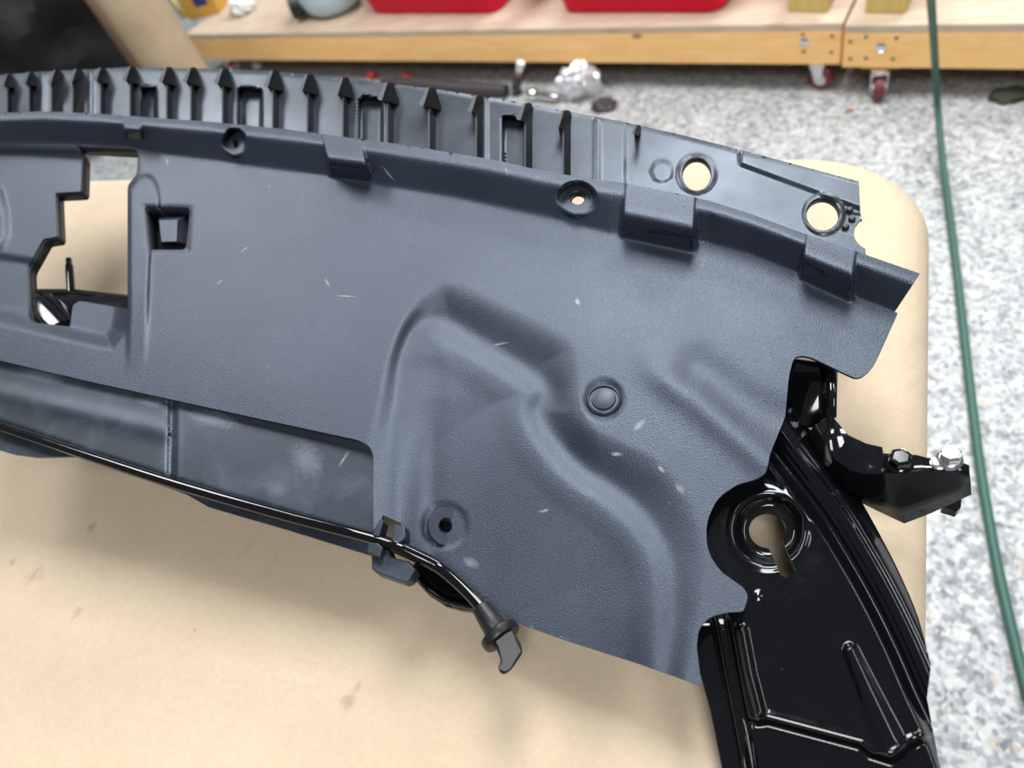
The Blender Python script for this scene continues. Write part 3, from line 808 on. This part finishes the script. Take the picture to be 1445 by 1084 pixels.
# ------------------------------------------------------------------ dollies behind
DZ0, BH, PLY = .085, .089, .019
DT = DZ0+BH+PLY
UP = Vector((0, 0, 1))
def dolly(name, label, pl_, pr_, casters, postpx, bolts):
    A_ = atv(*pl_, DZ0); B_ = atv(*pr_, DZ0); X_ = (B_-A_); L = X_.length; X_.normalize(); Y_ = UP.cross(X_)
    D = 1.25
    root = thing(name, label, 'dolly', tuple(A_+X_*L/2+Y_*D/2-UP*DZ0), 'rolling wooden dollies')
    th = .038
    bm = bmesh.new(); box(bm, A_, X_*L, Y_*th, UP*BH); bev(from_bm('front_board', bm, M_pine, root, False), .002)
    bm = bmesh.new(); box(bm, A_+Y_*(D-th), X_*L, Y_*th, UP*BH); bev(from_bm('back_board', bm, M_pine, root, False), .002)
    for e in (0, L-th):
        bm = bmesh.new(); box(bm, A_+X_*e+Y_*th, X_*th, Y_*(D-2*th), UP*BH); bev(from_bm('side_board', bm, M_pine, root, False), .002)
    bm = bmesh.new(); box(bm, A_+UP*BH, X_*L, Y_*D, UP*PLY); bev(from_bm('deck', bm, M_ply, root, False), .0015)
    for (cpx, cpy, yaw, blk) in casters:
        f = atv(cpx, cpy, .032); f.z = 0
        c = f+UP*.032
        a = Vector((math.cos(yaw), math.sin(yaw), 0)); fw = Vector((-math.sin(yaw), math.cos(yaw), 0))
        bm = bmesh.new(); lathe(bm, c-a*.013, a, [(.019, 0), (.028, .001), (.032, .005), (.032, .021), (.028, .025), (.019, .026)], 26)
        wh = from_bm('caster_wheel', bm, M_wheel, root)
        bm = bmesh.new(); lathe(bm, c-a*.0145, a, [(.017, 0), (.017, .029)], 20); from_bm('wheel_hub', bm, M_chrome, wh)
        bm = bmesh.new()
        for sg in (-1, 1):
            prism(bm, [c+a*sg*.017+fw*-.008-UP*.006, c+a*sg*.017+fw*.008-UP*.006, c+a*sg*.017+fw*.028+UP*.042, c+a*sg*.017+fw*-.012+UP*.042], a*sg*.003)
        box(bm, c-a*.020-fw*.016+UP*.041, a*.040, fw*.048, UP*.0045)
        lathe(bm, c+fw*.006+UP*.044, UP, [(.022, 0), (.022, DZ0-.003-.076)], 20) if DZ0-.003-.076 > 0 else None
        from_bm('caster_fork', bm, M_chrome, wh)
        bm = bmesh.new(); box(bm, c+fw*.006-X_*.045+Y_*.0+UP*(DZ0-.032-.006), X_*.09, Y_*.05, UP*.0065); from_bm('caster_plate', bm, M_pine, root, False)
    for (x0, x1, py) in postpx:
        a = atv(x0, py, DT); b = atv(x1, py, DT); u = (b-a); wd_ = u.length; u.normalize(); v = UP.cross(u)
        bm = bmesh.new(); box(bm, a, u*wd_, v*wd_, UP*.9); bev(from_bm('corner_post', bm, M_post, root, False), .004)
    for (bx, by, kind) in bolts:
        # find the point of the front face that shows there
        d = Vector(rayv(bx, by)); t_ = (A_-Vector(CAMP)).dot(Y_)/d.dot(Y_); p = Vector(CAMP)+d*t_
        bm = bmesh.new()
        if kind: lathe(bm, p+Y_*.001, -Y_, [(.0125, 0), (.0125, .002), (.009, .004), (.004, .005)], 20); from_bm('carriage_bolt', bm, M_chrome, root)
        else: lathe(bm, p+Y_*.002, -Y_, [(.0045, 0), (.0045, .0024)], 12); from_bm('nail_head', bm, M_nail, root)
    return root, A_, X_, Y_
dl = dolly('platform_dolly', 'long pine dolly with red tubs standing on its plywood deck', (283, 84.5), (1185, 91.5),
      [(1160, 108, 1.15, 0), (330, 98, .9, 0), (1080, 48, .3, 0), (430, 48, .3, 0)], [(1112, 1168, 18)],
      [(1135, 60, 1), (1174, 51, 0), (1173, 74, 0), (1134, 73, 0), (1133, 49, 0)])
dr = dolly('platform_dolly', 'pine dolly at the right, behind the green cord', (1187.5, 95), (1640, 101),
      [(1239, 123, .12, 0), (1560, 118, .5, 0), (1290, 50, .3, 0), (1520, 52, .3, 0)], [(1220, 1278, 19.5)],
      [(1243, 67, 1), (1200, 59, 0), (1222, 52, 0), (1265, 54, 0), (1200, 83, 0), (1222, 82, 0), (1260, 83, 0)])

# ------------------------------------------------------------------ things on the long dolly
def tub(label, x0, x1, py):
    a = atv(x0, py, DT); b = atv(x1, py, DT); u = (b-a); wd_ = u.length; u.normalize(); v = UP.cross(u); dp = wd_*.72; Hh = .24
    root = thing('storage_tub', label, 'tub', tuple((a+b)/2+v*dp/2), 'red tubs on the long dolly')
    c0 = (a+b)/2+v*dp/2
    def ring(bm, w_, d_, z, R):
        out = []
        for (x, y) in rrect(-w_/2, -d_/2, w_/2, d_/2, R, 5): out.append(bm.verts.new(c0+u*x+v*y+UP*z))
        return out
    bm = bmesh.new(); R = [ring(bm, wd_*.93, dp*.93, 0, .04), ring(bm, wd_*.985, dp*.985, .004, .045), ring(bm, wd_, dp, .014, .05), ring(bm, wd_*1.18, dp*1.2, Hh, .06), ring(bm, wd_*1.16, dp*1.18, Hh, .055), ring(bm, wd_*.98, dp*.98, .016, .045)]
    for p, q in zip(R[:-1], R[1:]):
        for i in range(len(p)): bm.faces.new((p[i], p[(i+1) % len(p)], q[(i+1) % len(p)], q[i]))
    bm.faces.new(R[0][::-1]); bm.faces.new(R[-1])
    from_bm('tub_body', bm, M_red, root, True, 40)
    bm = bmesh.new(); a_ = ring(bm, wd_*1.23, dp*1.25, Hh-.012, .065); b_ = ring(bm, wd_*1.23, dp*1.25, Hh+.004, .065); c_ = ring(bm, wd_*1.15, dp*1.17, Hh+.004, .055); d_ = ring(bm, wd_*1.15, dp*1.17, Hh-.012, .055)
    for p, q in ((a_, b_), (b_, c_), (c_, d_), (d_, a_)):
        for i in range(len(p)): bm.faces.new((p[i], p[(i+1) % len(p)], q[(i+1) % len(p)], q[i]))
    from_bm('tub_rim', bm, M_red, root, True, 40)
tub('red plastic tub standing between the pale blue jug and the other tub', 521, 703, 21)
tub('red plastic tub nearest the wooden corner posts', 790, 1019, 20)
# pale blue jug lying on the deck, black mouth to the left
c = atv(458, 36, DT)
root = thing('plastic_jug', 'pale blue and white plastic jug with a black open spout', 'jug', tuple(c))
Xd, Yd = dl[2], dl[3]
bm = bmesh.new(); cc_ = c+Yd*.12-Xd*.03
lathe(bm, cc_, UP, [(.06, 0), (.085, .006), (.112, .03), (.125, .07), (.126, .13), (.115, .19), (.08, .23), (.045, .25)], 36, sq=.9)
from_bm('jug_body', bm, M_blue, root)
sp0 = atv(410, 22, DT+.055); ax = (-Xd*.75-Yd*.55+UP*.05).normalized()
bm = bmesh.new(); sp0 = cc_-Xd*.095-Yd*.065+UP*.052
lathe(bm, sp0-ax*.02, ax, [(.034, 0), (.036, .03), (.038, .062), (.033, .062), (.030, .03), (.002, .02)], 24, sq=1.1)
from_bm('jug_spout', bm, M_hole, root)
bm = bmesh.new(); lathe(bm, cc_-Xd*.10+Yd*.02+UP*.12, (UP*.8-Xd*.5).normalized(), [(.05, 0), (.06, .05), (.04, .10)], 20); from_bm('jug_neck', bm, M_white, root)
# yellow carton, strip of lumber, clear bag
a = atv(268, 30, DT)
root = thing('carton', 'yellow carton with dark blue print behind the paper roll', 'box', tuple(a+Yd*.1))
u = (Xd*.92+Yd*.38).normalized(); v = UP.cross(u)
bm = bmesh.new(); box(bm, a, u*.15, v*.12, UP*.10); bev(from_bm('carton_body', bm, M_yellow, root, False), .002)
bm = bmesh.new(); box(bm, a+u*.06-v*.001+UP*.045, u*.06, v*.002, UP*.04); from_bm('printed_panel', bm, M_navy, root, False)
a = atv(262, 27, DT)
bm = bmesh.new(); tube(bm, [a+UP*.004, a+UP*.25-Xd*.04], .014, 4); o = from_bm('lumber_strip', bm, M_pale, None, False)
tag(o, 'pale yellow strip leaning beside the paper roll', 'wood strip')
def blob(name, c, sx, sy, sz, m, amp, fr, sub=4, seed=0):
    bm = bmesh.new(); bmesh.ops.create_icosphere(bm, subdivisions=sub, radius=1)
    for v in bm.verts:
        k = 1+amp*noise.noise(v.co*fr+Vector((seed, 0, 0)))+amp*.5*noise.noise(v.co*fr*2.7+Vector((seed, 5, 0)))
        v.co = Vector((v.co.x*sx*k, v.co.y*sy*k, max(v.co.z*k, -.8)*sz))
    zmin = min(v.co.z for v in bm.verts)
    for v in bm.verts: v.co += c-UP*zmin
    return from_bm(name, bm, m, None, True, 30)
c = atv(338, 24, DT)
tag(blob('plastic_bag', c+Yd*.03, .055, .04, .035, M_bag, .5, 2.2, 3, 3), 'small crumpled clear plastic bag beside the yellow carton', 'bag')

# ------------------------------------------------------------------ roll and black bag at the left
d0 = rayv(222, 60); p = CAMP+d0*2.45
root = thing('paper_roll', 'upright roll of brown kraft paper in front of the dolly', 'paper roll', (p[0], p[1], 0))
bm = bmesh.new(); lathe(bm, Vector((p[0], p[1], 0)), UP, [(.020, 0), (.098, 0), (.100, .003), (.100, .897), (.098, .90), (.020, .90), (.020, 0)], 48, cap=False)
from_bm('roll_body', bm, M_roll, root, True, 40)
# loose outer end of the paper, standing off the roll
bm = bmesh.new(); prev = None
ang0 = math.atan2(-p[1], -p[0])
for k in range(9):
    a = ang0-1.05-.07*k; rr = .1012+.0016*k
    v0 = bm.verts.new((p[0]+rr*math.cos(a), p[1]+rr*math.sin(a), .002)); v1 = bm.verts.new((p[0]+rr*math.cos(a), p[1]+rr*math.sin(a), .898))
    if prev: bm.faces.new((prev[0], v0, v1, prev[1]))
    prev = (v0, v1)
o = from_bm('loose_end', bm, M_rolledge, root); m = o.modifiers.new('t', 'SOLIDIFY'); m.thickness = .002
d0 = rayv(20, 60); p = CAMP+d0*2.9
tag(blob('black_bag', Vector((p[0]-.12, p[1]+.05, 0)), .62, .5, .62, M_blackbag, .22, 1.6, 5, 9), 'big black crumpled bag left of the upright paper roll', 'bag')

# ------------------------------------------------------------------ tools on the floor under the dolly edge
bm = bmesh.new(); a = atv(540, 120, .02); b = atv(715, 128, .02)
tube(bm, [a, a+(b-a)*.3+UP*.006, a+(b-a)*.6, b], [.022, .03, .026, .02], 12)
o = from_bm('steel_bar', bm, M_grime); tag(o, 'dark greasy steel bar on the floor behind the ribs', 'bar')
root_p = atv(728, 125, .02)
root = thing('pry_tool', 'upright tool with dark grip and pale tip on the floor', 'tool', tuple(root_p-UP*.02))
top = atv(735, 88, .11); mid = root_p+(top-root_p)*.55
bm = bmesh.new(); tube(bm, [root_p-UP*.018, root_p, mid], [.018, .016, .012], 12); from_bm('grip', bm, M_grime, root)
bm = bmesh.new(); tube(bm, [mid, mid+(top-mid)*.3], [.012, .011], 12); from_bm('collar', bm, M_copper, root)
bm = bmesh.new(); tube(bm, [mid+(top-mid)*.3, top], [.010, .014], 12); from_bm('tip', bm, M_white, root)
c = atv(752, 133, .02)
root = thing('ball_joint', 'shiny polished steel joint on the floor next to the upright tool', 'steel joint', (c.x, c.y, 0))
bm = bmesh.new(); bmesh.ops.create_uvsphere(bm, u_segments=20, v_segments=12, radius=.020)
for v in bm.verts: v.co += Vector((c.x, c.y, .0200))
from_bm('ball', bm, M_shiny, root)
bm = bmesh.new(); c2 = atv(775, 136, .02); tube(bm, [Vector((c.x, c.y, .02)), Vector((c2.x, c2.y, .02)), Vector((c2.x, c2.y, .02))+(c2-c)*.5], [.010, .014, .010], 14); from_bm('shank', bm, M_shiny, root)
c = atv(822, 134, 0)
tag(blob('wrapped_part', c+Vector((0, 0, 0)), .062, .05, .055, M_foil, .35, 2.0, 4, 1), 'shiny silver crumpled lump on the floor above the cover lip', 'wrapped part')
c = atv(853, 152, 0)
tag(blob('dark_lump', c, .035, .03, .014, M_grime, .4, 2.0, 3, 4), 'dark flat lump beside the silver lump on the floor', 'debris')
for i, (x, y) in enumerate(((527, 111), (576, 112))):
    c = atv(x, y, 0)
    tag(blob('red_cap', c, .020, .018, .016, M_redtool if i else M_redtool, .2, 1.5, 2, i), ('small red cap on the floor, left of the two', 'small red cap on the floor, right of the two')[i], 'cap')
c = atv(366, 97, 0)
tag(blob('white_knob', c, .022, .02, .02, M_white, .2, 1.4, 3, 2), 'small white knob on the floor under the long dolly', 'knob')
c = atv(1424, 138, 0)
tag(blob('rag_scrap', c, .045, .03, .012, M_scrap, .35, 1.8, 3, 6), 'dark olive scrap on the floor before the right dolly', 'scrap')
c = atv(1199, 157, 0)
tag(blob('tan_chip', c, .010, .008, .003, M_copper, .3, 1.8, 2, 8), 'tiny brown chip on the floor below the maroon casters', 'chip')

# ------------------------------------------------------------------ green cord
pts = [(1311, -60, .60), (1314, 0, .45), (1318, 60, .29), (1320, 97, .19), (1323, 150, .09), (1329, 215, .035), (1336, 270, .014), (1350, 380, .0095), (1366, 520, .0095), (1382, 650, .0095), (1404, 780, .0095), (1428, 890, .0095), (1452, 985, .0095), (1480, 1080, .0095), (1520, 1190, .0095), (1570, 1310, .0095)]
P3 = spline([tuple(atv(*q)) for q in pts], 8)
bm = bmesh.new(); tube(bm, P3, .0074, 14)
tag(from_bm('extension_cord', bm, M_cord), 'green cord running across the speckled floor and over the dolly', 'cord')
